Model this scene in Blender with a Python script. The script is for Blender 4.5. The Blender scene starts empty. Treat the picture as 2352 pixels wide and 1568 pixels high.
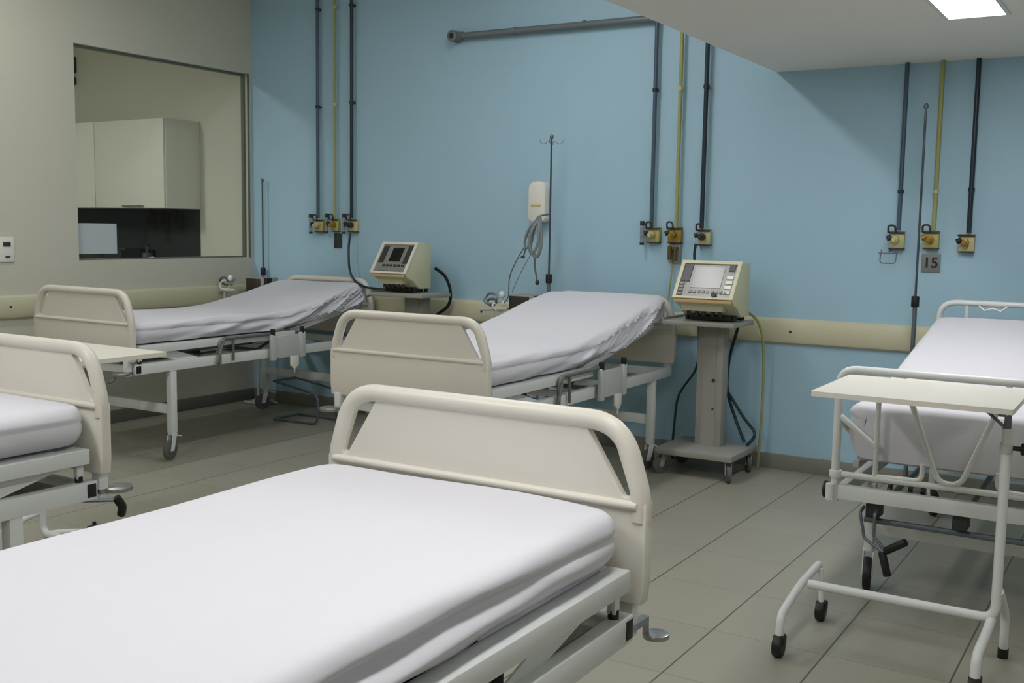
import bpy, bmesh, math, random
from mathutils import Vector, Matrix
random.seed(4)
SC = bpy.context.scene
COL = SC.collection
R = math.radians

# ------------------------------------------------------------------ camera
F_PX, YAW, PITCH, ROLL = 2441.517, 0.55214103, 0.10598024, 0.01603704
cam_data = bpy.data.cameras.new('camera')
cam = bpy.data.objects.new('camera', cam_data); COL.objects.link(cam)
cam_data.sensor_fit = 'HORIZONTAL'; cam_data.sensor_width = 36.0
cam_data.lens = F_PX * 36.0 / 2352.0
cam_data.clip_start = 0.05
fw = Vector((-math.sin(YAW)*math.cos(PITCH), math.cos(YAW)*math.cos(PITCH), -math.sin(PITCH)))
rt = Vector((math.cos(YAW), math.sin(YAW), 0)); up = rt.cross(fw)
r2 = rt*math.cos(ROLL) + up*math.sin(ROLL); u2 = -rt*math.sin(ROLL) + up*math.cos(ROLL)
m = Matrix((r2, u2, -fw)).transposed().to_4x4(); m.translation = Vector((0, 0, 1.5))
cam.matrix_world = m
SC.camera = cam

# ------------------------------------------------------------------ world, exposure
w = bpy.data.worlds.new('world'); SC.world = w; w.use_nodes = True
w.node_tree.nodes['Background'].inputs[0].default_value = (0.8, 0.9, 1.0, 1)
w.node_tree.nodes['Background'].inputs[1].default_value = 0.05
SC.view_settings.view_transform = 'Standard'; SC.view_settings.look = 'None'
SC.view_settings.gamma = 1.0; SC.view_settings.exposure = 0.0
SC.view_settings.use_curve_mapping = False
LAMP = 8.0            # radiance of the diffusers
# (x, y, ceiling z, half width, half length, strength factor, label)
LAMPS = [  # only the first is in view; several others are added, unseen fill
    (-0.82, 4.70, 2.489, .12, .60, 3.1, 'bright rectangular light panel in the lowered ceiling, the only lamp in view'),
    (-0.82, 1.50, 2.489, .12, .60, 2.5, 'rectangular light panel in the lowered ceiling above the nearest bed'),
    (1.60, 1.50, 2.489, .12, .60, 2.4, 'unseen added light panel in the lowered ceiling right of the nearest bed'),
    (-0.82, -1.60, 2.489, .12, .60, 2.0, 'unseen added light panel in the lowered ceiling at the end of the room'),
    (1.60, 4.70, 2.489, .12, .60, 1.5, 'unseen added light panel in the lowered ceiling right of the tubular bed'),
    (-3.30, 3.10, 3.50, .13, .62, 1.3, 'long light panel in the high ceiling over the middle of the aisle'),
    (-3.30, 0.40, 3.50, .13, .62, 7.0, 'long light panel in the high ceiling over the second bed row'),
    (-5.60, 1.20, 3.50, .13, .62, 0.6, 'long light panel in the high ceiling by the beige wall'),
    (-3.30, 4.95, 3.50, .13, .50, 3.3, 'light panel in the high ceiling close to the blue wall'),
    (-5.60, 3.60, 3.50, .13, .62, 2.7, 'unseen added light panel in the high ceiling above the farthest bed'),
    (-7.75, 2.90, 3.30, .13, .62, 10.5, 'unseen added light panel in the ceiling of the room behind the opening'),  # added to light the adjoining room, fixture itself unseen
]

# ------------------------------------------------------------------ materials
def s2l(c): return tuple(((v/255)/12.92 if v/255 <= .04045 else ((v/255+.055)/1.055)**2.4) for v in c)
def mat(name, rgb, rough=.5, metal=0, spec=.5, noise=0, nscale=8, bump=0, bscale=60, trans=0, coat=0):
    mt = bpy.data.materials.new(name); mt.use_nodes = True
    nt = mt.node_tree; b = nt.nodes['Principled BSDF']
    c = s2l(rgb)
    b.inputs['Base Color'].default_value = (*c, 1)
    b.inputs['Roughness'].default_value = rough; b.inputs['Metallic'].default_value = metal
    b.inputs['Specular IOR Level'].default_value = spec
    if trans: b.inputs['Transmission Weight'].default_value = trans
    if coat: b.inputs['Coat Weight'].default_value = coat
    tc = nt.nodes.new('ShaderNodeTexCoord')
    if noise:
        n = nt.nodes.new('ShaderNodeTexNoise'); n.inputs['Scale'].default_value = nscale; n.inputs['Detail'].default_value = 4
        nt.links.new(tc.outputs['Object'], n.inputs['Vector'])
        mx = nt.nodes.new('ShaderNodeMix'); mx.data_type = 'RGBA'
        mx.inputs[6].default_value = (*[v*(1-noise) for v in c], 1); mx.inputs[7].default_value = (*[min(1, v*(1+noise)) for v in c], 1)
        nt.links.new(n.outputs['Fac'], mx.inputs[0]); nt.links.new(mx.outputs[2], b.inputs['Base Color'])
    if bump:
        n = nt.nodes.new('ShaderNodeTexNoise'); n.inputs['Scale'].default_value = bscale; n.inputs['Detail'].default_value = 3
        nt.links.new(tc.outputs['Object'], n.inputs['Vector'])
        bp = nt.nodes.new('ShaderNodeBump'); bp.inputs['Strength'].default_value = bump; bp.inputs['Distance'].default_value = .01
        nt.links.new(n.outputs['Fac'], bp.inputs['Height']); nt.links.new(bp.outputs['Normal'], b.inputs['Normal'])
    return mt
def emit(name, rgb, strength):
    mt = bpy.data.materials.new(name); mt.use_nodes = True
    nt = mt.node_tree; nt.nodes.clear()
    e = nt.nodes.new('ShaderNodeEmission'); e.inputs[0].default_value = (*rgb, 1); e.inputs[1].default_value = strength
    o = nt.nodes.new('ShaderNodeOutputMaterial'); nt.links.new(e.outputs[0], o.inputs[0]); return mt
def glass_mat():
    mt = bpy.data.materials.new('clear_glass'); mt.use_nodes = True
    nt = mt.node_tree; nt.nodes.clear()
    t = nt.nodes.new('ShaderNodeBsdfTransparent'); g = nt.nodes.new('ShaderNodeBsdfGlossy'); g.inputs['Roughness'].default_value = .02
    f = nt.nodes.new('ShaderNodeFresnel'); f.inputs[0].default_value = 1.35
    t.inputs[0].default_value = (.96, .98, .97, 1)
    mx = nt.nodes.new('ShaderNodeMixShader'); o = nt.nodes.new('ShaderNodeOutputMaterial')
    ge = nt.nodes.new('ShaderNodeNewGeometry'); iv = nt.nodes.new('ShaderNodeMath'); iv.operation = 'SUBTRACT'; iv.inputs[0].default_value = 1; nt.links.new(ge.outputs['Backfacing'], iv.inputs[1])
    mu = nt.nodes.new('ShaderNodeMath'); mu.operation = 'MULTIPLY'; nt.links.new(f.outputs[0], mu.inputs[0]); nt.links.new(iv.outputs[0], mu.inputs[1])
    nt.links.new(mu.outputs[0], mx.inputs[0]); nt.links.new(t.outputs[0], mx.inputs[1]); nt.links.new(g.outputs[0], mx.inputs[2]); nt.links.new(mx.outputs[0], o.inputs[0])
    return mt
def floor_mat():
    mt = bpy.data.materials.new('floor_tiles'); mt.use_nodes = True
    nt = mt.node_tree; N = nt.nodes.new; L = nt.links.new; b = nt.nodes['Principled BSDF']
    tc = N('ShaderNodeTexCoord'); sp = N('ShaderNodeSeparateXYZ'); L(tc.outputs['Object'], sp.inputs[0])
    def line(sock, off, per, half, blur):
        a = N('ShaderNodeMath'); a.operation = 'ADD'; L(sock, a.inputs[0]); a.inputs[1].default_value = off + 50*per
        d = N('ShaderNodeMath'); d.operation = 'DIVIDE'; L(a.outputs[0], d.inputs[0]); d.inputs[1].default_value = per
        f = N('ShaderNodeMath'); f.operation = 'FRACT'; L(d.outputs[0], f.inputs[0])
        s = N('ShaderNodeMath'); s.operation = 'SUBTRACT'; L(f.outputs[0], s.inputs[0]); s.inputs[1].default_value = .5
        ab = N('ShaderNodeMath'); ab.operation = 'ABSOLUTE'; L(s.outputs[0], ab.inputs[0])
        mr = N('ShaderNodeMapRange'); mr.interpolation_type = 'SMOOTHSTEP'; L(ab.outputs[0], mr.inputs[0])
        mr.inputs[1].default_value = .5 - (half+blur)/per; mr.inputs[2].default_value = .5 - half/per
        return mr.outputs[0], d.outputs[0]
    lx, ix = line(sp.outputs[0], 1.380, .4225, .0020, .0022)
    ly, iy = line(sp.outputs[1], -3.720, .470, .0013, .0016)
    fxn = N('ShaderNodeMath'); fxn.operation = 'FLOOR'; L(ix, fxn.inputs[0])
    fyn = N('ShaderNodeMath'); fyn.operation = 'FLOOR'; L(iy, fyn.inputs[0])
    cb = N('ShaderNodeCombineXYZ'); L(fxn.outputs[0], cb.inputs[0]); L(fyn.outputs[0], cb.inputs[1])
    wn = N('ShaderNodeTexWhiteNoise'); L(cb.outputs[0], wn.inputs['Vector'])
    mxl = N('ShaderNodeMath'); mxl.operation = 'MULTIPLY'; L(ly, mxl.inputs[0]); mxl.inputs[1].default_value = .55
    mm = N('ShaderNodeMath'); mm.operation = 'MAXIMUM'; L(lx, mm.inputs[0]); L(mxl.outputs[0], mm.inputs[1])
    n = N('ShaderNodeTexNoise'); n.inputs['Scale'].default_value = 3.0; n.inputs['Detail'].default_value = 5; L(tc.outputs['Object'], n.inputs['Vector'])
    c1 = N('ShaderNodeMix'); c1.data_type = 'RGBA'; c1.inputs[6].default_value = (*s2l((150, 148, 134)), 1); c1.inputs[7].default_value = (*s2l((160, 157, 143)), 1); L(n.outputs['Fac'], c1.inputs[0])
    c2 = N('ShaderNodeMix'); c2.data_type = 'RGBA'; c2.blend_type = 'MULTIPLY'; c2.inputs[0].default_value = .06
    L(c1.outputs[2], c2.inputs[6]); L(wn.outputs['Value'], c2.inputs[7])
    c3 = N('ShaderNodeMix'); c3.data_type = 'RGBA'; c3.inputs[7].default_value = (*s2l((88, 86, 76)), 1); L(mm.outputs[0], c3.inputs[0]); L(c2.outputs[2], c3.inputs[6])
    L(c3.outputs[2], b.inputs['Base Color']); b.inputs['Roughness'].default_value = .38
    bp = N('ShaderNodeBump'); bp.invert = True; bp.inputs['Strength'].default_value = .25; bp.inputs['Distance'].default_value = .002; L(mm.outputs[0], bp.inputs['Height']); L(bp.outputs[0], b.inputs['Normal'])
    return mt

M = dict(
    blue=mat('blue_wall_paint', (162, 197, 216), .55, noise=.03, nscale=1.2, bump=.05, bscale=40),
    beige=mat('beige_wall_paint', (200, 200, 184), .6, noise=.02, nscale=1.5),
    ceil=mat('ceiling_paint', (236, 233, 225), .7, noise=.015, nscale=2),
    rail=mat('cream_crash_rail', (200, 197, 168), .45),
    base=mat('grey_skirting_tile', (128, 128, 120), .4, noise=.04),
    floor=floor_mat(),
    board=mat('cream_moulded_plastic', (218, 215, 204), .38, noise=.012, nscale=5),
    white=mat('white_powder_coat', (216, 220, 219), .35),
    whited=mat('grey_white_enamel', (190, 194, 192), .4),
    sheet=mat('white_cotton_sheet', (215, 215, 222), .85, spec=.2, bump=.12, bscale=14),
    black=mat('black_rubber', (16, 17, 18), .5),
    dark=mat('dark_grey_plastic', (48, 50, 50), .5),
    greyr=mat('grey_tyre', (92, 92, 90), .6),
    chrome=mat('brushed_steel', (170, 172, 172), .3, metal=.9),
    steel=mat('dull_steel', (112, 122, 130), .4, metal=.6),
    vent=mat('cream_ventilator_case', (206, 204, 172), .45),
    ventf=mat('grey_front_panel', (128, 130, 122), .3),
    screen=mat('black_glass_screen', (18, 20, 20), .12),
    orange=mat('tan_trim_strip', (190, 160, 118), .5),
    cart=mat('grey_cart_enamel', (150, 150, 142), .45),
    pblue=mat('slate_blue_pipe', (66, 86, 104), .4),
    pyel=mat('olive_yellow_pipe', (158, 158, 98), .45),
    pnavy=mat('dark_green_pipe', (20, 42, 54), .4),
    pgrey=mat('grey_metal_conduit', (112, 122, 126), .4, metal=.3),
    yel=mat('yellow_outlet_plate', (182, 172, 104), .45),
    cream=mat('cream_outlet_plate', (192, 186, 140), .45),
    gold=mat('golden_brass_valve', (158, 126, 52), .35, metal=.3),
    hose=mat('dark_green_hose', (16, 44, 48), .4),
    yhose=mat('yellow_gas_hose', (150, 152, 104), .45),
    ghose=mat('grey_corrugated_tube', (122, 130, 132), .35),
    wplast=mat('white_plastic', (226, 226, 218), .35),
    cabin=mat('off_white_laminate', (212, 212, 199), .45),
    brown=mat('dark_brown_panel', (46, 38, 28), .5, noise=.1),
    dark_panel=mat('dark_wall_panel', (36, 38, 33), .85, noise=.06),
    top=mat('cream_tabletop_laminate', (230, 227, 216), .35),
    paper=mat('pale_paper', (186, 196, 200), .7),
    sign=mat('grey_sign_plate', (120, 124, 122), .4),
    ink=mat('dark_sign_ink', (30, 30, 32), .6),
    red=mat('pinkish_cloth', (170, 120, 108), .8),
    glass=glass_mat(),
    frame=mat('grey_aluminium', (112, 118, 110), .4, metal=.3),
    clear=mat('clear_plastic', (190, 198, 200), .1, trans=.7),
    cord=mat('grey_cable', (92, 96, 96), .5),
)

# ------------------------------------------------------------------ geometry helpers
def rrect(w, h, r, n=5, cx=0, cy=0):
    pts = []
    for sx, sy, a0 in ((1, 1, 0), (-1, 1, 90), (-1, -1, 180), (1, -1, 270)):
        for k in range(n+1):
            a = R(a0 + 90*k/n); pts.append((cx+sx*(w/2-r)+r*math.cos(a), cy+sy*(h/2-r)+r*math.sin(a)))
    return pts
def fillet(pts, r, n=6, closed=False):
    pts = [Vector(p) for p in pts]; out = []; N = len(pts)
    for i, p in enumerate(pts):
        if not closed and i in (0, N-1): out.append(p); continue
        a = pts[(i-1) % N]; b = pts[(i+1) % N]
        rr = r[i] if isinstance(r, (list, tuple)) else r
        u = (a-p); v = (b-p); d = min(rr, u.length*.49, v.length*.49)
        if d < 1e-4: out.append(p); continue
        p0 = p+u.normalized()*d; p2 = p+v.normalized()*d
        for k in range(n+1):
            t = k/n; out.append(p0*(1-t)**2+p*2*t*(1-t)+p2*t*t)
    return out
class MB:
    def __init__(s): s.bm = bmesh.new()
    def box(s, c, d, bev=0, rot=None):
        t = bmesh.new(); bmesh.ops.create_cube(t, size=1)
        bmesh.ops.scale(t, vec=d, verts=t.verts)
        if bev: bmesh.ops.bevel(t, geom=t.edges[:], offset=bev, segments=2, affect='EDGES', profile=.5)
        if rot: bmesh.ops.rotate(t, matrix=rot, verts=t.verts, cent=(0, 0, 0))
        bmesh.ops.translate(t, vec=c, verts=t.verts); s._merge(t); return s
    def b2(s, a, b, bev=0):
        return s.box([(a[i]+b[i])/2 for i in range(3)], [abs(b[i]-a[i]) for i in range(3)], bev)
    def _merge(s, t):
        me = bpy.data.meshes.new('t'); t.to_mesh(me); t.free(); s.bm.from_mesh(me); bpy.data.meshes.remove(me)
    def cyl(s, a, b, r, r2=None, n=16, bev=0):
        a = Vector(a); b = Vector(b); d = b-a
        t = bmesh.new(); bmesh.ops.create_cone(t, cap_ends=True, segments=n, radius1=r, radius2=r if r2 is None else r2, depth=d.length)
        if bev:
            ed = [e for e in t.edges if len(e.link_faces) == 2 and any(len(f.verts) > 4 for f in e.link_faces)]
            bmesh.ops.bevel(t, geom=ed, offset=bev, segments=2, affect='EDGES', profile=.5)
        q = d.to_track_quat('Z', 'Y').to_matrix().to_4x4()
        bmesh.ops.transform(t, matrix=Matrix.Translation((a+b)/2) @ q, verts=t.verts); s._merge(t); return s
    def tube(s, pts, r, n=10, fil=0, closed=False, sec=None):
        P = fillet(pts, fil, closed=closed) if fil else [Vector(p) for p in pts]
        t = bmesh.new(); rings = []; N = len(P); prev = None
        for i, p in enumerate(P):
            if closed: d = (P[(i+1) % N]-P[i-1])
            else: d = P[min(i+1, N-1)]-P[max(i-1, 0)]
            d.normalize()
            if prev is None:
                ref = Vector((0, 0, 1)) if abs(d.z) < .9 else Vector((1, 0, 0)); x = d.cross(ref).normalized()
            else: x = (prev - d*prev.dot(d)).normalized()
            prev = x; y = d.cross(x)
            rr = r[i] if isinstance(r, list) else r
            if sec: ring = [t.verts.new(p+x*a+y*b) for a, b in sec]
            else: ring = [t.verts.new(p+(x*math.cos(2*math.pi*k/n)+y*math.sin(2*math.pi*k/n))*rr) for k in range(n)]
            rings.append(ring)
        m_ = len(rings[0])
        for i in range(N if closed else N-1):
            A, B = rings[i], rings[(i+1) % N]
            for k in range(m_): t.faces.new((A[k], A[(k+1) % m_], B[(k+1) % m_], B[k]))
        if not closed: t.faces.new(rings[0][::-1]); t.faces.new(rings[-1])
        bmesh.ops.recalc_face_normals(t, faces=t.faces[:]); s._merge(t); return s
    def prism(s, poly, axis, a, b, bev=0):
        def P3(p, h): return {'x': (h, p[0], p[1]), 'y': (p[0], h, p[1]), 'z': (p[0], p[1], h)}[axis]
        t = bmesh.new(); A = [t.verts.new(P3(p, a)) for p in poly]; B = [t.verts.new(P3(p, b)) for p in poly]
        t.faces.new(A); t.faces.new(B[::-1])
        for i in range(len(poly)): t.faces.new((A[i], B[i], B[(i+1) % len(poly)], A[(i+1) % len(poly)]))
        bmesh.ops.recalc_face_normals(t, faces=t.faces[:])
        if bev:
            ed = [e for e in t.edges if any(len(f.verts) > 4 or f in (t.faces[:2]) for f in e.link_faces)]
            bmesh.ops.bevel(t, geom=t.edges[:] if len(poly) <= 8 else ed, offset=bev, segments=2, affect='EDGES', profile=.5)
        s._merge(t); return s
    def holed(s, outer, holes, y0, y1, bev=.004):
        """outline in x-z with holes, thick from y0 to y1"""
        cu = bpy.data.curves.new('c', 'CURVE'); cu.dimensions = '2D'; cu.fill_mode = 'BOTH'
        for pl in [outer]+holes:
            sp = cu.splines.new('POLY'); sp.points.add(len(pl)-1)
            for q, p in zip(sp.points, pl): q.co = (p[0], p[1], 0, 1)
            sp.use_cyclic_u = True
        cu.extrude = abs(y1-y0)/2-bev; cu.bevel_depth = bev; cu.bevel_resolution = 2; cu.offset = -bev
        ob = bpy.data.objects.new('c', cu); COL.objects.link(ob)
        me = bpy.data.meshes.new_from_object(ob); bpy.data.objects.remove(ob); bpy.data.curves.remove(cu)
        me.transform(Matrix.Translation((0, (y0+y1)/2, 0)) @ Matrix.Rotation(R(90), 4, 'X'))
        s.bm.from_mesh(me); bpy.data.meshes.remove(me); return s
    def ball(s, c, r, sc=(1, 1, 1), n=16):
        t = bmesh.new(); bmesh.ops.create_uvsphere(t, u_segments=n, v_segments=max(6, n//2), radius=r)
        bmesh.ops.scale(t, vec=sc, verts=t.verts); bmesh.ops.translate(t, vec=c, verts=t.verts); s._merge(t); return s
    def build(s, name, m_, parent=None, kind=None, ang=35):
        bmesh.ops.remove_doubles(s.bm, verts=s.bm.verts, dist=1e-5)
        me = bpy.data.meshes.new(name); s.bm.to_mesh(me); s.bm.free()
        me.materials.append(m_)
        for p in me.polygons: p.use_smooth = True
        try: me.set_sharp_from_angle(angle=R(ang))
        except Exception: pass
        ob = bpy.data.objects.new(name, me); COL.objects.link(ob)
        if parent: ob.parent = parent
        if kind: ob['kind'] = kind
        return ob
def tag(o, label, cat, group=None):
    o['label'] = label; o['category'] = cat
    if group: o['group'] = group
    return o
def thing(name, label, cat, loc=(0, 0, 0), rz=0, group=None):
    o = bpy.data.objects.new(name, None); COL.objects.link(o); o.empty_display_size = .1
    o.location = loc; o.rotation_euler = (0, 0, rz); return tag(o, label, cat, group)

# ------------------------------------------------------------------ room shell
XL, YB, ZS, ZH, XS = -6.664, 6.578, 2.489, 3.50, -2.160
XR, YF = 3.2, -3.2
XA = -10.6   # far side of the adjoining room
MB().b2((XA-.1, YF-.1, -.1), (XR+.1, YB+.1, 0)).build('floor', M['floor'], kind='structure')
MB().b2((XL, YB, 0), (XR+.1, YB+.12, ZH+.1)).build('wall_back', M['blue'], kind='structure')
MB().b2((XA-.1, YB, 0), (XL-.001, YB+.12, ZH+.1)).build('wall_back_adjoining', M['beige'], kind='structure')
# left wall with the opening
oy0, oy1, oz0, oz1 = 4.875, 6.545, 1.220, 2.748
lw = MB()
lw.b2((XL-.12, YF, 0), (XL, oy0, ZH)); lw.b2((XL-.12, oy0, 0), (XL, YB, oz0)); lw.b2((XL-.12, oy0, oz1), (XL, YB, ZH)); lw.b2((XL-.12, oy1, oz0), (XL, YB, oz1))
lw.build('wall_left', M['beige'], kind='structure')
MB().b2((XR, YF, 0), (XR+.1, YB, ZH)).build('wall_right', M['beige'], kind='structure')
MB().b2((XA, YF-.1, 0), (XR, YF, ZH)).build('wall_front', M['beige'], kind='structure')
MB().b2((XA-.1, YF, 0), (XA, YB, ZH)).build('wall_far_left', M['beige'], kind='structure')
MB().b2((XL-.12, YF, ZH), (XS, YB, ZH+.1)).build('ceiling_high', M['ceil'], kind='structure')
MB().b2((XS+.08, YF, ZS), (XR, YB, ZS+.08)).b2((XS, YF, ZS), (XS+.08, YB, ZH+.1)).build('ceiling_lowered', M['ceil'], kind='structure')
MB().b2((XA, YF, 3.3), (XL-.12, YB, 3.4)).build('ceiling_adjoining', M['ceil'], kind='structure')
MB().b2((XL+.012, YB-.012, 0), (XR, YB, .098), .002).build('baseboard_back', M['base'], kind='structure')
MB().b2((XL, YF, 0), (XL+.012, YB-.012, .098), .002).build('baseboard_left', M['base'], kind='structure')
# crash rails
def crash(name, a, b, axis):
    sec = [(0, .80), (.026, .815), (.034, .835), (.034, .93), (.026, .952), (0, .965)]
    mb = MB()
    if axis == 'x': mb.prism([(YB-d, z) for d, z in sec], 'x', a, b)
    else: mb.prism([(XL+d, z) for d, z in sec], 'y', a, b)
    return mb.build(name, M['rail'], kind='structure')
crash('trim_1', XL+.04, XR, 'x'); t2_ = crash('trim_2', YF, YB-.036, 'y'); t2_.location.z = .03
sc = MB()
for x in (-1.99, -4.3, -.5): sc.cyl((x, YB-.0335, .885), (x, YB-.038, .885), .008)
for y in (4.31, 2.0): sc.cyl((XL+.0335, y, .92), (XL+.038, y, .92), .008)
sc.build('trim_screws', M['dark'], kind='structure')
# window frame and pane
wf = MB()
xw = XL-.055
for a, b in (((xw-.015, oy0, oz0), (xw+.015, oy1, oz0+.012)), ((xw-.015, oy0, oz1-.02), (xw+.015, oy1, oz1)), ((xw-.015, oy0, oz0+.012), (xw+.015, oy0+.012, oz1-.02)), ((xw-.015, oy1-.02, oz0+.012), (xw+.015, oy1, oz1-.02))):
    wf.b2(a, b)
wo = wf.build('window_1', M['frame'], kind='structure')
MB().b2((xw-.003, oy0+.012, oz0+.012), (xw+.003, oy1-.02, oz1-.02)).build('pane', M['glass'], wo)
# aluminium corner strip beside the opening
MB().b2((XL-.004, oy1-.012, oz0), (XL+.006, oy1+.004, oz1)).build('trim_3', M['frame'], kind='structure')

# ------------------------------------------------------------------ lamps
for x, y, z, hw, hl, k, lab in LAMPS:
    t = thing('ceiling_light', lab, 'ceiling light', (x, y, z), 0, 'ceiling light panels')
    f = MB()
    for a, b in (((-hw-.018, -hl-.018, -.006), (-hw, hl+.018, 0)), ((hw, -hl-.018, -.006), (hw+.018, hl+.018, 0)), ((-hw, -hl-.018, -.006), (hw, -hl, 0)), ((-hw, hl, -.006), (hw, hl+.018, 0))): f.b2(a, b)
    f.build('frame', M['white'], t)
    MB().b2((-hw, -hl, -.004), (hw, hl, 0)).build('diffuser', emit('lamp_diffuser', (1, .99, .985), LAMP*k), t)

# ------------------------------------------------------------------ casters
def caster(parent, x, y, r=.06, ztop=.15, rz=0, wheel='greyr', fork='white', wt=.028, brake=False):
    c, s_ = math.cos(rz), math.sin(rz)
    def W(a, b, z): return (x+a*c-b*s_, y+a*s_+b*c, z)
    f = MB(); off = .028
    f.cyl(W(0, 0, ztop-.012), W(0, 0, ztop), .024, n=14)
    for sx in (-1, 1):
        q = sx*(wt/2+.005)
        pl = [(-.018, ztop-.012), (.022, ztop-.012), (off+.016, r-.008), (off-.016, r-.008)]
        t = bmesh.new(); A = [t.verts.new(W(q-.0025, p[0], p[1])) for p in pl]; B = [t.verts.new(W(q+.0025, p[0], p[1])) for p in pl]
        t.faces.new(A); t.faces.new(B[::-1])
        for i in range(4): t.faces.new((A[i], B[i], B[(i+1) % 4], A[(i+1) % 4]))
        bmesh.ops.recalc_face_normals(t, faces=t.faces[:]); f._merge(t)
    f.cyl(W(-wt/2-.008, off, r), W(wt/2+.008, off, r), .009, n=10)
    t = MB(); t.cyl(W(-wt/2-.007, -.02, ztop-.014), W(wt/2+.007, -.02, ztop-.014), .006, n=8); f._merge(t.bm)
    if brake: f.box(W(0, -.055, ztop-.03), (.035, .05, .008), .002, Matrix.Rotation(rz, 4, 'Z') @ Matrix.Rotation(R(12), 4, 'X'))
    fo = f.build('caster', M[fork], parent)
    wm = MB(); wm.cyl(W(-wt/2, off, r), W(wt/2, off, r), r, n=28, bev=.005)
    wm.cyl(W(-wt/2-.002, off, r), W(wt/2+.002, off, r), r*.45, n=18)
    wm.build('wheel', M[wheel], fo)
    return fo

# ------------------------------------------------------------------ beds
def board_geo(mb, y0):
    """moulded end board, outline in x-z, outer face at y0, thickness .045"""
    outer = [(-.468, .645), (.468, .645), (.473, .66), (.474, .893), (.449, .975)]
    outer += [(v.x, v.y) for v in fillet([(.449, .975, 0), (.408, 1.082, 0), (0, 1.082, 0)], .07)[1:-1]]
    right = outer[1:]
    outer = right + [(-x, z) for x, z in right[::-1]]
    def slot(s):
        p = fillet([(s*.312, 1.046, 0), (s*.376, 1.044, 0), (s*.430, .897, 0), (s*.412, .890, 0)], .014, n=4, closed=True)
        return [(v.x, v.y) for v in p]
    panel = [(x*.985, z-.006 if z > 1 else z) for x, z in outer]
    mb.holed(panel, [slot(1), slot(-1)], y0+.010, y0+.034, .004)
    # thick lower half and side flanges
    low = [(-.466, .648), (.466, .648), (.472, .70), (.472, .885), (-.472, .885), (-.472, .70)]
    mb.prism(low, 'y', y0+.002, y0+.040, .004)
    # rim
    rim = [(-.452, y0+.022, .84), (-.452, y0+.022, .895), (-.4, y0+.022, 1.062), (.4, y0+.022, 1.062), (.452, y0+.022, .895), (.452, y0+.022, .84)]
    P = fillet(rim, [0, .03, .085, .085, .03, 0], n=10)
    mb.tube(P, .0235, n=14)
    for yy in (y0+.006, y0+.038):
        mb.tube([(-.45, yy, .876), (.45, yy, .876)], .0115, n=12)

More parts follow.
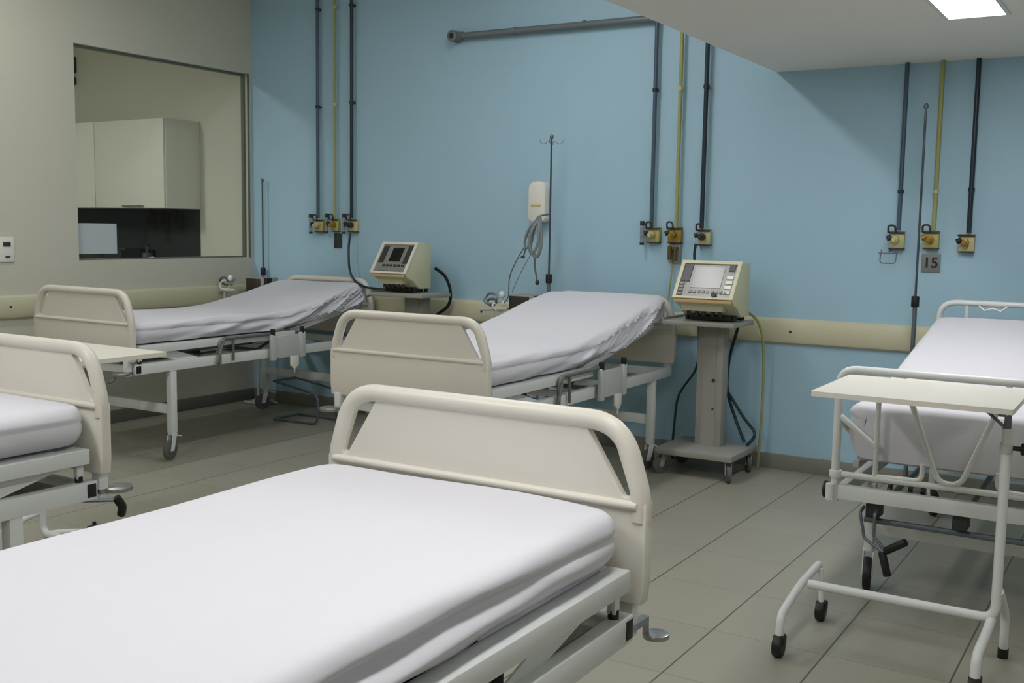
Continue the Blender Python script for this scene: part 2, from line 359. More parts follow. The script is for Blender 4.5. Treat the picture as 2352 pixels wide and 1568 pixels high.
def mattress_geo(L0, L1, hw, zt, th, bend, ang, seed, foot_r=.05, side_drop=.0, wr=1.0, head_drop=.0, tuck=.018, corner=.09, valley=.012, fold=.0):
    """sheet-covered mattress: from y=L0 (foot) to y=L1 along its length, raised from 'bend' on by 'ang'"""
    rnd = random.Random(seed)
    ny, nx, ns = 230, 26, 12
    total = L1-L0
    folds = []
    for k in range(9):
        folds.append((rnd.uniform(.25, 1.0), rnd.uniform(1.6, 3.0), rnd.uniform(0, 6.28), rnd.uniform(.4, 1)))
    def center(s):       # arc length s from the foot -> (y, z offset, tilt)
        b = bend-L0; rad = .35
        if s < b-rad*.5: return L0+s, 0., 0.
        t = min(1., (s-(b-rad*.5))/rad); a = ang*t*t*(3-2*t)
        # integrate
        y, z, st = L0+b-rad*.5, 0., 24
        ds = (s-(b-rad*.5))/st
        for i in range(st):
            tt = min(1., ((i+.5)*ds)/rad); aa = ang*tt*tt*(3-2*tt); y += ds*math.cos(aa); z += ds*math.sin(aa)
        return y, z, a
    def section(u, hwl, top, bot, re):     # u in 0..1 around from left-bottom over the top to right-bottom
        pts = []
        return pts
    bm = bmesh.new(); rows = []
    # cross-section param: list of (x fraction, z) built from a rounded rectangle open curve then closed under
    for i in range(ny+1):
        s = total*i/ny
        y, z, a = center(s)
        # plan rounding at both ends
        e = min(s, total-s); rr = corner
        k = 1-math.sqrt(max(0, 1-(1-min(1, e/rr))**2))
        hwl = hw-.05*k-.02*(k > 0)*k; ze = .024*(1-math.sqrt(max(0, 1-(1-min(1, e/.035))**2)))
        up_ = Vector((0, -math.sin(a), math.cos(a)))
        prof = []
        re = foot_r; W_ = hwl; g_ = min(1, max(0, (s-(bend-L0)-.06)/.5)); H = th+head_drop*g_*g_*(3-2*g_)
        top = zt - .0
        # right side from bottom to top, then across
        def add(x, h, side): prof.append((x, h, side))
        nb = 16
        for j in range(nb+1): add(W_-.012+.012*math.sin(math.pi*j/nb*.9), -H+(H-re)*j/nb, 1)
        for j in range(1, 9):
            t_ = R(90*j/8); add(W_-re+re*math.cos(t_), -re+re*math.sin(t_), 1 if j < 5 else 0)
        for j in range(1, nx):
            x = (W_-re)*(1-2*j/nx); crown = .006*(1-(x/W_)**2); add(x, crown, 0)
        for j in range(8, 0, -1):
            t_ = R(90*j/8); add(-(W_-re+re*math.cos(t_)), -re+re*math.sin(t_), -1 if j < 5 else 0)
        for j in range(nb, -1, -1): add(-(W_-.012+.012*math.sin(math.pi*j/nb*.9)), -H+(H-re)*j/nb, -1)
        prof += [(-(W_-.040), -H, 2), (-(W_-.044), -th, 2), ((W_-.044), -th, 2), ((W_-.040), -H, 2)]
        row = []
        for x, h, sd in prof:
            dx = 0; dh = 0
            g = s/total
            if sd == 2: pass
            elif sd:
                q = -h/H                      # 0 top .. 1 bottom
                sf = min(1., s/.5); sf = sf*sf*(3-2*sf); amp = (.005+.016*max(0, g-.35))*wr*min(1, q*2)*sf
                ph = s*5.5+q*3.0
                dx = amp*(math.sin(ph*1.7+seed)+.7*math.sin(ph*3.1+1.3*seed+q*2)+.4*math.sin(s*23+q*6))
                # tucked-in band half way down
                sv = min(1., s/.9); sv = sv*sv*(3-2*sv)
                dx -= valley*min(1, wr*1.5)*(.12+.88*sv)*math.exp(-((q-(.30+.25*g))/.13)**2); dx += valley*.5*sv*math.exp(-((q-(.58+.2*g))/.12)**2)*min(1, wr*1.5)
                if ang: dx += fold*g_*min(1, q*3)*((1-abs(math.sin(33*(s+.55*q)+1.2*math.sin(s*5+seed))))**1.5-.35)
                dx += side_drop*q
                dx -= tuck*max(0, (q-.45)/.55)**2
                dx *= sd if sd else 1
                if q > .8: dh = .009*wr*sf*max(0, math.sin(s*6.2+seed*2))*(.4+g)
            else:
                dh = .0022*wr*(math.sin(s*9+x*7+seed)+math.sin(s*4-x*11+seed*2))
            if sd == 0: dh -= ze
            elif h > -re*1.2: dh -= ze
            pt = Vector((0, y, zt+z)) + Vector((x+dx, 0, 0)) + up_*(h+dh)
            row.append(bm.verts.new(pt))
        rows.append(row)
    n = len(rows[0])
    for i in range(ny):
        for j in range(n-1): bm.faces.new((rows[i][j], rows[i][j+1], rows[i+1][j+1], rows[i+1][j]))
        bm.faces.new((rows[i][n-1], rows[i][0], rows[i+1][0], rows[i+1][n-1]))
    bm.faces.new(rows[0]); bm.faces.new(rows[-1][::-1])
    bmesh.ops.recalc_face_normals(bm, faces=bm.faces[:])
    mb = MB(); mb._merge(bm)
    return mb, center

def hospital_bed(label, x, y, rz, L=2.30, ang=0, bend=1.2, seed=1, mlabel='', head=True, crank=True, rails=True, mz=.88, zoff=0, hw=.445, wr=1.0, foot_gap=.055, side_drop=0, mend=None, rail_sides=(1,), head_drop=.035, tuck=.02, bump=(.435, -.045, .590, .052, .018), crank_at=(.12, -.12), mx=0, valley=.012, fold=.016):
    t = thing('hospital_bed', label, 'bed', (x, y, 0), rz, 'hospital beds with moulded end boards')
    mb = MB(); board_geo(mb, 0); mb.build('footboard', M['board'], t)
    if head:
        mb = MB(); board_geo(mb, 0)
        o = mb.build('headboard', M['board'], t); o.location = (0, L, 0); o.rotation_euler = (0, 0, math.pi)
    # lower chassis
    f = MB()
    for sx in (-1, 1): f.b2((sx*.412, .045, .565), (sx*.452, L-.045, .628), .003)
    f.b2((-.412, .05, .57), (.412, .09, .62), .003); f.b2((-.412, L-.09, .57), (.412, L-.05, .62), .003)
    f.b2((-.412, 1.0, .575), (.412, 1.03, .61), .003); f.b2((-.412, 1.5, .575), (.412, 1.53, .61), .003)
    f.build('chassis', M['white'], t)
    for yy in (.012, L-.012-.0):
        for sx in (-1, 1):
            o = MB().b2((sx*.42-.02, yy-.018, .56), (sx*.42+.02, yy+.018, .66), .004).build('board_post', M['white'], t)
    # upper platform: flat section, raised section
    p = MB()
    for sx in (-1, 1):
        p.b2((sx*.40, .075, .690), (sx*.455, bend+.05, .740), .003)
    p.b2((-.40, .075, .70), (.40, .115, .738), .002)
    p.b2((-.40, .16, .728), (.40, bend-.05, .738), .001)
    for sx in (-1, 1): p.b2((sx*.425-.010, .085, .640), (sx*.425+.010, .110, .692), .002)
    for sx in (-1, 1): p.prism([(.105, .692), (.36, .692), (.66, .600), (.50, .600)], 'x', sx*.415-.003, sx*.415+.003)
    p.build('platform', M['white'], t)
    for sx in (-1, 1): MB().cyl((sx*.425, .0975, .626), (sx*.425, .0975, .648), .013, n=14).build('platform_foot', M['black'], t)
    ml = L-.06-bend
    for_ = MB()
    for sx in (-1, 1): for_.b2((sx*.36, .05, -.04), (sx*.40, ml, 0), .003)
    for_.b2((-.37, .05, -.012), (.37, ml-.02, -.002), .001); for_.b2((-.37, ml-.04, -.04), (.37, ml, -.0), .002)
    o = for_.build('back_section', M['whited'], t); o.location = (0, bend, .738); o.rotation_euler = (ang*.97, 0, 0)
    # gatch linkage under the platform
    g = MB()
    for sx in (-1, 1):
        g.b2((sx*.30, .42, .655), (sx*.315, 1.15, .675)); g.cyl((sx*.31, .5, .66), (sx*.31, .78, .585), .009, n=8)
        g.cyl((sx*.25, 1.25, .60), (sx*.25, bend+.35, .72+.3*math.sin(ang)), .011, n=8)
    g.cyl((-.3, .5, .66), (.3, .5, .66), .011, n=8); g.cyl((-.36, 1.25, .60), (.36, 1.25, .60), .013, n=8)
    g.cyl((0.1, .06, .59), (0.1, 1.2, .60), .010, n=8); g.cyl((-.1, .06, .59), (-.1, .9, .60), .010, n=8)
    g.build('linkage', M['steel'], t)
    MB().b2((-.37, .47, .57), (-.28, .57, .63), .006).build('gear_block', M['black'], t); MB().b2((.18, .62, .58), (.27, .72, .65), .004).build('gear_block', M['dark'], t); MB().b2((-.405, .13, .60), (-.12, .34, .612), .003).build('crank_tray', M['cart'], t)
    # leg frames
    for yy in (.34, L-.28):
        lg = MB()
        for sx in (-1, 1): lg.b2((sx*.425-.023, yy-.023, .165), (sx*.425+.023, yy+.023, .566), .003)
        lg.b2((-.402, yy-.015, .285), (.402, yy+.015, .345), .003)
        lo = lg.build('leg_frame', M['white'], t)
        for sx in (-1, 1): caster(lo, sx*.425, yy, .062, .168, rz=(.25*sx if yy < 1 else -.4)+math.pi, brake=True)
    # corner bumpers
    for sx in (-1, 1):
        b = MB(); b.cyl((sx*bump[0], bump[1], bump[2]-bump[4]), (sx*bump[0], bump[1], bump[2]), bump[3], n=28, bev=.005)
        b.b2((sx*.435-.01, bump[1]+.005, .575), (sx*.435+.01, .03, .59)); b.cyl((sx*.44, bump[1]+.01, bump[2]-.01), (sx*.44, bump[1]+.01, .588), .008, n=8)
        bo = b.build('corner_bumper', M['chrome'], t)
        e = MB(); e.b2((sx*.4525-.0015, .052, .575), (sx*.4525+.004, .085, .62), .001); e.build('end_cap', M['black'], t)
    if crank:
        for cx in crank_at:
            if abs(cx) > .2:
                c = MB(); c.tube([(cx, .12, .575), (cx, .02, .565), (cx, .0, .52), (cx-.02, -.15, .495)], .0065, n=8, fil=.012)
                co = c.build('crank', M['steel'], t)
                h = MB(); h.tube([(cx-.02, -.15, .505), (cx-.03, -.17, .47), (cx-.01, -.18, .435)], .0155, n=12, fil=.01); h.build('crank_grip', M['black'], co)
                continue
            c = MB(); c.tube([(cx, .08, .56), (cx, -.015, .56), (cx, -.02, .515), (cx+.14, -.03, .505)], .0065, n=8, fil=.012)
            co = c.build('crank', M['steel'], t)
            h = MB(); h.tube([(cx+.135, -.03, .512), (cx+.15, -.035, .475), (cx+.14, -.04, .45)], .0155, n=12, fil=.01); h.build('crank_grip', M['black'], co)
    if rails:
        for sx in rail_sides:
            rl = MB(); X = sx*.472
            rl.tube([(X, .70, .55), (X, .70, .735), (X, 1.16, .735)], .011, n=10, fil=.05)
            rl.tube([(X, .82, .585), (X, .82, .735)], .009, n=8)
            rl.tube([(X+sx*.01, .66, .57), (X+sx*.01, .735, .74)], .008, n=8)
            ro = rl.build('folded_side_rail', M['frame'], t)
            pl = MB(); pl.b2((X-.006, 1.17, .56), (X+.012, 1.47, .715), .005); pl.b2((X+.0, 1.15, .55), (X+.026, 1.20, .73), .005); pl.b2((X+.0, 1.44, .55), (X+.026, 1.49, .73), .005)
            pl.build('rail_bracket', M['whited'], ro)
            for yy in (1.175, 1.465):
                kn = MB(); kn.cyl((X+.012, yy, .722), (X+.012, yy, .768), .016, n=12, bev=.003); kn.build('rail_knob', M['black'], ro)
            hk = MB(); hk.prism([(1.34, .565), (1.42, .565), (1.42, .50), (1.39, .475), (1.37, .475), (1.34, .50)], 'x', X+.012, X+.026, .003); hk.cyl((X+.02, 1.38, .478), (X+.02, 1.38, .445), .007, .004, n=8)
            hk.build('rail_latch', M['wplast'], ro)
    t.location.z = zoff
    # mattress, a thing of its own
    mend = mend or (L-.06-foot_gap-.0)
    geo, cen = mattress_geo(foot_gap, foot_gap+mend-.02, hw, 0, .130, bend, ang, seed, wr=wr, side_drop=side_drop, head_drop=head_drop if ang else 0, tuck=tuck, valley=valley, fold=fold)
    mo = geo.build('mattress', M['sheet'], ang=60)
    mo.location = (x+mx, y, mz+zoff); mo.rotation_euler = (0, 0, rz)
    tag(mo, mlabel, 'mattress', 'white-sheeted mattresses')
    return t

hospital_bed('nearest bed, cream moulded footboard facing the aisle, cut by the bottom edge', -1.440, 2.20, math.pi, seed=3,
             mlabel='flat white-sheeted mattress on the nearest bed, filling the lower left', wr=.7, valley=.024, hw=.455, rails=False, side_drop=-.006, foot_gap=.06, tuck=.028, mz=.872, mx=-.012, bump=(.462, -.06, .552, .032, .014))
hospital_bed('bed cut by the left edge, with silver corner bumper and black crank grip', -3.455, 2.29, math.pi, seed=5,
             mlabel='white-sheeted mattress on the bed cut by the left edge of the picture', rails=False, zoff=.012, wr=.35, valley=.004, tuck=.03, crank_at=(-.27,))
hospital_bed('middle bed against the blue wall, cream footboard behind the nearest bed', -3.12, 4.08, R(.8), ang=R(10.5), bend=1.08, seed=7,
             mlabel='white-sheeted mattress with raised head end on the middle bed', wr=1.2, valley=.007, crank=False)
hospital_bed('farthest bed in the left corner, its cream footboard below the wall opening', -5.735, 4.19, 0, ang=R(11.5), bend=1.38, seed=11,
             mlabel='white-sheeted mattress with rumpled side on the farthest bed in the corner', wr=1.6, valley=.007, zoff=.012, crank_at=(.30,), fold=.026)

# ---- tubular bed on the right
def tubular_bed(x, y):
    t = thing('hospital_bed', 'white tubular-framed bed at the right edge with V-shaped footboard bars', 'bed', (x, y, 0), 0)
    L = 2.02
    fb = MB()
    fb.tube([(-.465, 0, .43), (-.465, 0, .965), (.465, 0, .965), (.465, 0, .43)], .0165, n=14, fil=.07)
    fb.tube([(-.465, 0, .54), (.465, 0, .54)], .013, n=12)
    for s in (-1, 1):
        fb.tube([(s*.31, 0, .955), (s*.31, 0, .545)], .010, n=10)
        fb.tube([(s*.31, 0, .548), (s*.135, 0, .553), (s*.135, 0, .62)], .010, n=10, fil=.03)
    fb.tube([(-.225, 0, .955), (-.075, 0, .555), (.005, 0, .555), (.155, 0, .955)], .011, n=10, fil=.05)
    for s in (-1, 1): fb.tube([(s*.455, 0, .775), (s*.312, 0, .665)], .012, n=10)
    fb.build('footboard', M['white'], t)
    hb = MB(); hb.tube([(-.44, L-.06, .45), (-.44, L-.06, 1.135), (.44, L-.06, 1.135), (.44, L-.06, .45)], .016, n=14, fil=.09)
    hb.tube([(-.3, L-.06, 1.135), (-.3, L-.06, .5)], .010, n=10); hb.tube([(.3, L-.06, 1.135), (.3, L-.06, .5)], .010, n=10)
    hb.tube([(-.24, L-.07, 1.122), (-.21, L-.075, 1.098), (-.17, L-.075, 1.112), (-.13, L-.075, 1.098), (-.10, L-.07, 1.122)], .006, n=8)
    hb.build('headboard', M['white'], t)
    ch = MB()
    for s in (-1, 1): ch.b2((s*.435-.016, .0, .445), (s*.435+.016, L-.06, .50), .003)
    ch.b2((-.45, -.014, .44), (.45, .02, .497), .003); ch.b2((-.42, .9, .45), (.42, .93, .49), .002); ch.build('chassis', M['white'], t)
    for s in (-1, 1):
        MB().cyl((s*.478, -.02, .435), (s*.478, -.02, .50), .017, n=14).cyl((s*.462, 0, .525), (s*.462, 0, .555), .026, n=16, bev=.004).build('post_collar', M['white'], t)
        MB().cyl((s*.497, .01, .468), (s*.510, .01, .468), .035, n=18, bev=.004).build('corner_bumper', M['black'], t)
    pf = MB()
    for s in (-1, 1):
        pf.b2((s*.40-.012, .06, .56), (s*.40+.012, .62, .59), .002)
        pf.tube([(s*.462, .0, .765), (s*.462, .50, .56), (s*.455, .62, .50)], .013, n=10)
        pf.tube([(s*.42, .75, .49), (s*.42, .62, .58)], .010, n=10)
    pf.b2((-.40, .08, .59), (.40, .60, .60)); pf.build('platform', M['whited'], t)
    bs = MB()
    for s in (-1, 1): bs.b2((s*.40-.012, 0, -.03), (s*.40+.012, 1.30, 0), .002)
    bs.b2((-.40, 0, -.012), (.40, 1.30, -.004)); o = bs.build('back_section', M['whited'], t); o.location = (0, .60, .60); o.rotation_euler = (R(10.5), 0, 0)
    for yy in (.30, L-.30):
        lg = MB()
        for s in (-1, 1): lg.b2((s*.385-.018, yy-.018, .17), (s*.385+.018, yy+.018, .45), .002)
        lg.b2((-.36, yy-.012, .235), (.36, yy+.012, .285), .002)
        lo = lg.build('leg_frame', M['white'], t)
        for s in (-1, 1): caster(lo, s*.385, yy, .068, .172, rz=math.pi+(.15 if yy < 1 else .5), wheel='black', wt=.03, brake=True)
    lc = MB(); lc.cyl((-.36, .08, .35), (.36, .08, .35), .012, n=10)
    lc.cyl((.0, .12, .395), (.0, 1.0, .42), .012, n=10); lc.cyl((-.3, .12, .415), (-.3, 1.0, .42), .012, n=10)
    lc.cyl((-.39, 1.45, .45), (.39, 1.45, .45), .014, n=10); lc.build('linkage', M['steel'], t)
    for bx_ in (-.345, -.02, .25): MB().b2((bx_, .02, .375), (bx_+.055, .10, .432), .006).build('gear_block', M['dark'], t)
    for cx, pts, g in ((-.33, [(-.355, .04, .41), (-.355, -.02, .40), (-.335, -.02, .30), (-.255, -.03, .255)], [(-.25, -.03, .262), (-.17, -.05, .318)]),
                       (-.20, [(-.30, .04, .41), (-.30, -.01, .40), (-.30, -.015, .31), (-.26, -.02, .27)], [(-.262, -.03, .258), (-.235, -.035, .165)])):
        c = MB(); c.tube(pts, .0065, n=8, fil=.012); co = c.build('crank', M['steel'], t)
        h = MB(); h.cyl(g[0], g[1], .0155, n=12, bev=.004); h.build('crank_grip', M['black'], co)
    geo, cen = mattress_geo(.045, 1.90, .445, 0, .215, .55, R(10.5), 2, wr=.5, foot_r=.045, tuck=.03, corner=.06)
    mo = geo.build('mattress', M['sheet'], ang=60); mo.location = (x, y, .818)
    tag(mo, 'white-sheeted mattress with raised back on the tubular bed at the right edge', 'mattress', 'white-sheeted mattresses')
    # tucked corner of the sheet
tubular_bed(-.625, 4.27)

# ------------------------------------------------------------------ overbed tables
def overbed(label, x, y, rz, ztop=.955, tw=.644, td=.535, zc=.20):
    """local origin: foot of the column; top reaches to -x"""
    t = thing('overbed_table', label, 'table', (x, y, 0), rz, 'cream-topped overbed tables on tubular stands')
    tp = MB(); tp.prism(rrect(tw, td, .012, 3, -tw/2+.036, -.127), 'z', ztop-.018, ztop, .0); tp.build('tabletop', M['top'], t)
    cl = MB()
    cl.tube([(-.64, -.19, zc), (-.10, -.19, zc), (.0, -.19, zc), (.0, -.19, .86)], .0165, n=14, fil=.085)
    cl.build('column', M['white'], t)
    ip = MB(); ip.cyl((0, -.19, .80), (0, -.19, ztop-.03), .0115, n=12); ip.build('inner_post', M['steel'], t)
    co = MB(); co.cyl((0, -.19, .775), (0, -.19, .81), .021, n=14, bev=.003); co.build('height_collar', M['whited'], t)
    kb = MB(); kb.cyl((.02, -.19, .795), (.05, -.19, .795), .008, n=8); kb.cyl((.045, -.19, .795), (.075, -.19, .795), .021, n=14, bev=.004); kb.build('height_knob', M['black'], t)
    br = MB(); br.b2((-.30, -.205, ztop-.030), (.02, -.175, ztop-.016), .002); br.b2((-.012, -.36, ztop-.031), (.012, .11, ztop-.017))
    br.build('bracket', M['steel'], t)
    MB().cyl((-.09, -.19, ztop-.024), (-.0, -.19, ztop-.10), .0055, n=8).build('brace', M['steel'], t)
    for sx in (-.665, -.0):
        ft = MB()
        if sx < -.3:
            ft.tube([(sx, .03, zc+.01), (sx, -.19, zc), (sx, -.30, zc-.02), (sx, -.435, zc-.05), (sx, -.445, .075)], .0155, n=12, fil=.06)
            ft.cyl((sx+.025, -.0, .07), (sx+.018, -.0, zc+.005), .010, n=10)
        else:
            ft.tube([(.008, -.19, zc+.10), (.012, -.0, .16), (.012, .0, .03)], .0150, n=12, fil=.04)
            ft.tube([(-.012, -.19, zc-.005), (-.012, -.30, zc-.02), (-.02, -.435, zc-.05), (-.02, -.445, .075)], .0165, n=12, fil=.06)
            ft.cyl((-.012, -.19, zc-.02), (-.012, -.19, zc+.02), .013, n=10)
        fo = ft.build('foot', M['white'], t)
        if sx < -.3:
            cs = [(sx, -.445, .042), (sx+.025, 0.0, .038)]
        else:
            cs = [(-.02, -.445, .042)]
            MB().cyl((.012, 0, .0), (.012, 0, .035), .0185, n=14).build('rubber_tip', M['black'], fo)
        for cx, cy, cr in cs:
            c = MB(); c.cyl((cx-.016, cy, cr), (cx+.016, cy, cr), cr, n=22, bev=.006); c.cyl((cx, cy, cr+.01), (cx, cy, cr+.055), .009, n=8); c.b2((cx-.02, cy-.012, cr), (cx+.02, cy+.03, cr+.038), .006)
            c.build('caster', M['black'], fo)
    return t
overbed('overbed table at the right in front of the tubular bed, on black casters', -.425, 4.055, 0)
overbed('overbed table with its cream top jutting out behind the left-edge footboard', -4.24, 2.685, math.pi, ztop=.95, zc=.10)

# ------------------------------------------------------------------ ventilators and carts
def ventilator(label, x, y, z, w=.36, mono=True):
    t = thing('ventilator', label, 'ventilator', (x, y, z), 0, 'cream ventilators on grey carts')
    # side profile in y-z: front slopes back towards the top
    prof = [(-.158, .105), (-.14, .085), (-.06, .055), (-.02, .02), (.02, .0), (.15, .0), (.15, .325), (.02, .335), (-.005, .325)]
    b = MB(); b.prism(prof, 'x', -w/2, w/2, .008); b.build('case', M['vent'], t)
    # sloped front frame: from (-.135,.105) to (-.005,.325)
    a = Vector((0, -.160, .108)); c = Vector((0, -.006, .326)); d = (c-a).normalized(); nrm = Vector((0, -d.z, d.y)); Ls = (c-a).length
    def on(u, v, h=0): p = a+d*v+nrm*h; return Vector((u, p.y, p.z))
    def slab(mb, u0, u1, v0, v1, h0, h1):
        tb = bmesh.new(); V = [tb.verts.new(on(u, v, h)) for h in (h0, h1) for u, v in ((u0, v0), (u1, v0), (u1, v1), (u0, v1))]
        for q in ((3, 2, 1, 0), (4, 5, 6, 7), (0, 1, 5, 4), (1, 2, 6, 5), (2, 3, 7, 6), (3, 0, 4, 7)): tb.faces.new([V[i] for i in q])
        bmesh.ops.recalc_face_normals(tb, faces=tb.faces[:]); mb._merge(tb)
    W2 = w/2
    fr = MB()
    slab(fr, -W2-.004, -W2+.018, 0, Ls+.006, 0, .014); slab(fr, W2-.018, W2+.004, 0, Ls+.006, 0, .014)
    slab(fr, -W2+.018, W2-.018, Ls-.016, Ls+.006, 0, .014); slab(fr, -W2+.018, W2-.018, 0, .014, 0, .014)
    fr.build('bezel', M['cabin'] if mono else M['vent'], t)
    pn = MB(); slab(pn, -W2+.018, W2-.018, .014, Ls-.016, 0, .005)
    po = pn.build('control_panel', M['ventf'], t)
    s = MB()
    if mono:
        slab(s, -W2*.26, W2*.36, Ls*.40, Ls*.84, .005, .008)
        s.build('screen', M['screen'], po)
        k = MB(); slab(k, -W2+.026, -W2*.55, Ls*.36, Ls*.90, .005, .009); k.build('dark_strip', M['dark'], po)
        k = MB(); slab(k, W2*.58, W2-.026, Ls*.34, Ls*.90, .005, .009); k.build('dark_strip', M['dark'], po)
        for i in range(6): bt = MB(); slab(bt, -W2*.5+i*.034, -W2*.5+i*.034+.022, Ls*.24, Ls*.30, .005, .010); bt.build('button', M['dark'], po)
        bt = MB(); slab(bt, -W2*.62, -W2*.1, Ls*.10, Ls*.18, .005, .008); slab(bt, W2*.1, W2*.6, Ls*.10, Ls*.18, .005, .008); bt.build('label_strip', M['sign'], po)
    else:
        slab(s, -W2*.50, W2*.50, Ls*.30, Ls*.86, .005, .008)
        s.build('screen', mat('grey_lcd_screen', (110, 112, 110), .24), po)
        mk = mat('dark_violet_keys', (48, 44, 60), .4)
        k = MB(); slab(k, -W2+.024, -W2*.60, Ls*.46, Ls*.92, .005, .010); k.build('dark_strip', mk, po)
        k = MB(); slab(k, W2*.64, W2-.03, Ls*.76, Ls*.92, .005, .009); k.build('dark_strip', mk, po)
        for i in range(4): bt = MB(); slab(bt, -W2*.88, -W2*.74, Ls*(.10+.09*i), Ls*(.15+.09*i), .005, .012); bt.build('button', M['sign'], po)
        for i in range(9): bt = MB(); slab(bt, -W2*.52+i*.028, -W2*.52+i*.028+.017, Ls*.16, Ls*.23, .005, .010); bt.build('button', M['sign'], po)
        for i in range(4): bt = MB(); slab(bt, W2*.64, W2*.86, Ls*(.16+.13*i), Ls*(.24+.13*i), .005, .010); bt.build('key', M['wplast'], po)
        g = MB(); g.cyl(on(W2*.38, Ls*.10, .005), on(W2*.38, Ls*.10, .022), .016, n=18, bev=.003); g.build('dial', M['dark'], po)
    st = MB(); st.b2((-W2+.004, -.169, .088), (W2-.004, -.145, .108), .003); st.build('front_lip', M['orange'], t)
    lo = MB(); lo.b2((-W2*.82, -.115, .035), (W2*.62, -.03, .082), .005); lo.build('connector_block', M['vent'], t)
    pt = MB()
    for i, u in enumerate((-.62, -.34, -.1, .2, .46)): pt.cyl((W2*u, -.075, .006), (W2*u, -.075, .04), .012, n=10)
    pt.build('hose_port', M['dark'], t)
    ft = MB()
    for sx in (-1, 1):
        for yy in (-.01, .13): ft.cyl((sx*W2*.8, yy, -.025), (sx*W2*.8, yy, .008), .014, n=10)
    ft.b2((-W2*.7, -.02, -.025), (W2*.7, .12, .006), .003)
    ft.build('rubber_foot', M['black'], t)
    return t
def cart(label, x, y, ztop, w=.46):
    t = thing('equipment_cart', label, 'cart', (x, y, 0), 0, 'grey ventilator carts')
    tr = MB(); tr.b2((-.25, -.19, ztop-.028), (.215, .17, ztop), .005); tr.b2((-.25, -.19, ztop), (-.24, .17, ztop+.015)); tr.build('tray', M['cart'], t)
    tb = MB(); tb.tube([(-.30, -.175, ztop-.035), (-.24, -.175, ztop-.014), (.20, -.175, ztop-.014)], .010, n=10); tb.build('tray_rail', M['chrome'], t)
    c = MB(); c.b2((-.085, .00, .155), (.085, .10, ztop-.028), .006); c.b2((-.045, -.004, .16), (.045, .001, ztop-.03)); c.build('column', M['cart'], t)
    c = MB(); c.cyl((.03, -.010, .58), (.03, .0, .58), .011, n=10); c.cyl((.03, -.010, .40), (.03, .0, .40), .006, n=10); c.build('column_bolt', M['dark'], t)
    b = MB()
    pl = [(-.25, -.23), (-.19, -.25), (-.14, -.12), (.14, -.12), (.19, -.25), (.25, -.23), (.25, .21), (.19, .22), (.14, .12), (-.14, .12), (-.19, .22), (-.25, .21)]
    b.prism([(p[0], p[1]) for p in [(-.25, -.24), (.25, -.24), (.25, .22), (-.25, .22)]], 'z', .125, .165, .006)
    b.build('base', M['cart'], t)
    for sx in (-1, 1):
        for yy in (-.19, .17):
            caster(t, sx*.21, yy, .052, .128, rz=math.pi+.5*sx, fork='cart', wheel='greyr', wt=.026)
    return t
cart('grey equipment cart with black casters right of the middle bed', -2.395, 6.24, .955)
ventilator('cream ventilator with a grey glare-lit screen right of the middle bed', -2.37, 6.17, .985, mono=False, w=.375)
cart('grey equipment cart mostly hidden between the farthest bed and the middle bed', -4.72, 6.27, 1.02)
ventilator('cream ventilator with a small black screen beside the farthest bed', -4.785, 6.21, 1.05, w=.315, mono=True)

# hoses ------------------------------------------------------------
def smooth(pts, n=8):
    P = [Vector(p) for p in pts]; out = []
    for i in range(len(P)-1):
        a = P[max(i-1, 0)]; b = P[i]; c = P[i+1]; d = P[min(i+2, len(P)-1)]
        for k in range(n):
            t = k/n; out.append(.5*((2*b)+(c-a)*t+(2*a-5*b+4*c-d)*t*t+(-a+3*b-3*c+d)*t**3))
    out.append(P[-1]); return out
def hose(name, label, pts, r, m_, cat='hose', group=None):
    o = MB().tube(smooth(pts), r, n=8).build(name, m_); return tag(o, label, cat, group)
hose('gas_hose', 'dark green hose dropping from the third outlet to the ventilator by the corner bed', [(-5.52, 6.50, 1.44), (-5.51, 6.47, 1.30), (-5.46, 6.44, 1.12), (-5.30, 6.42, 1.03), (-5.0, 6.44, 1.03), (-4.88, 6.36, 1.10)], .009, M['hose'], group=None)
hose('gas_hose', 'dark hose from the green-pipe outlet down behind the ventilator of the middle bed', [(-2.62, 6.50, 1.42), (-2.625, 6.50, 1.32), (-2.58, 6.48, 1.15), (-2.50, 6.36, 1.10)], .0095, M['hose'])
hose('gas_hose', 'dark green hose crossing itself at the right of the cart column', [(-2.255, 6.36, .985), (-2.28, 6.40, .90), (-2.335, 6.42, .70), (-2.34, 6.42, .50), (-2.27, 6.40, .32), (-2.20, 6.38, .185)], .010, M['hose'])
hose('gas_hose', 'short dark green hose curving to the base of the cart right of the middle bed', [(-2.38, 6.37, .58), (-2.34, 6.41, .50), (-2.23, 6.42, .34), (-2.15, 6.42, .24), (-2.17, 6.34, .178)], .010, M['hose'])
hose('power_cable', 'dark cable hanging left of the cart column beside the middle bed', [(-2.53, 6.36, .98), (-2.535, 6.40, .78), (-2.55, 6.40, .62), (-2.66, 6.40, .44), (-2.69, 6.41, .25), (-2.70, 6.41, .05), (-2.70, 6.44, .012)], .008, M['hose'], 'cable')
hose('gas_hose', 'yellow hose looping over the cart edge and hanging to the floor', [(-2.30, 6.35, 1.05), (-2.215, 6.41, 1.00), (-2.165, 6.46, .93), (-2.135, 6.47, .80), (-2.125, 6.47, .55), (-2.13, 6.47, .25), (-2.14, 6.47, .02)], .009, M['yhose'])
hose('power_cable', 'dark cable bulging out right of the ventilator by the corner bed', [(-4.60, 6.37, 1.20), (-4.56, 6.44, 1.14), (-4.53, 6.47, 1.03), (-4.55, 6.47, .92), (-4.66, 6.44, .82), (-4.72, 6.42, .66)], .012, M['black'], 'cable')
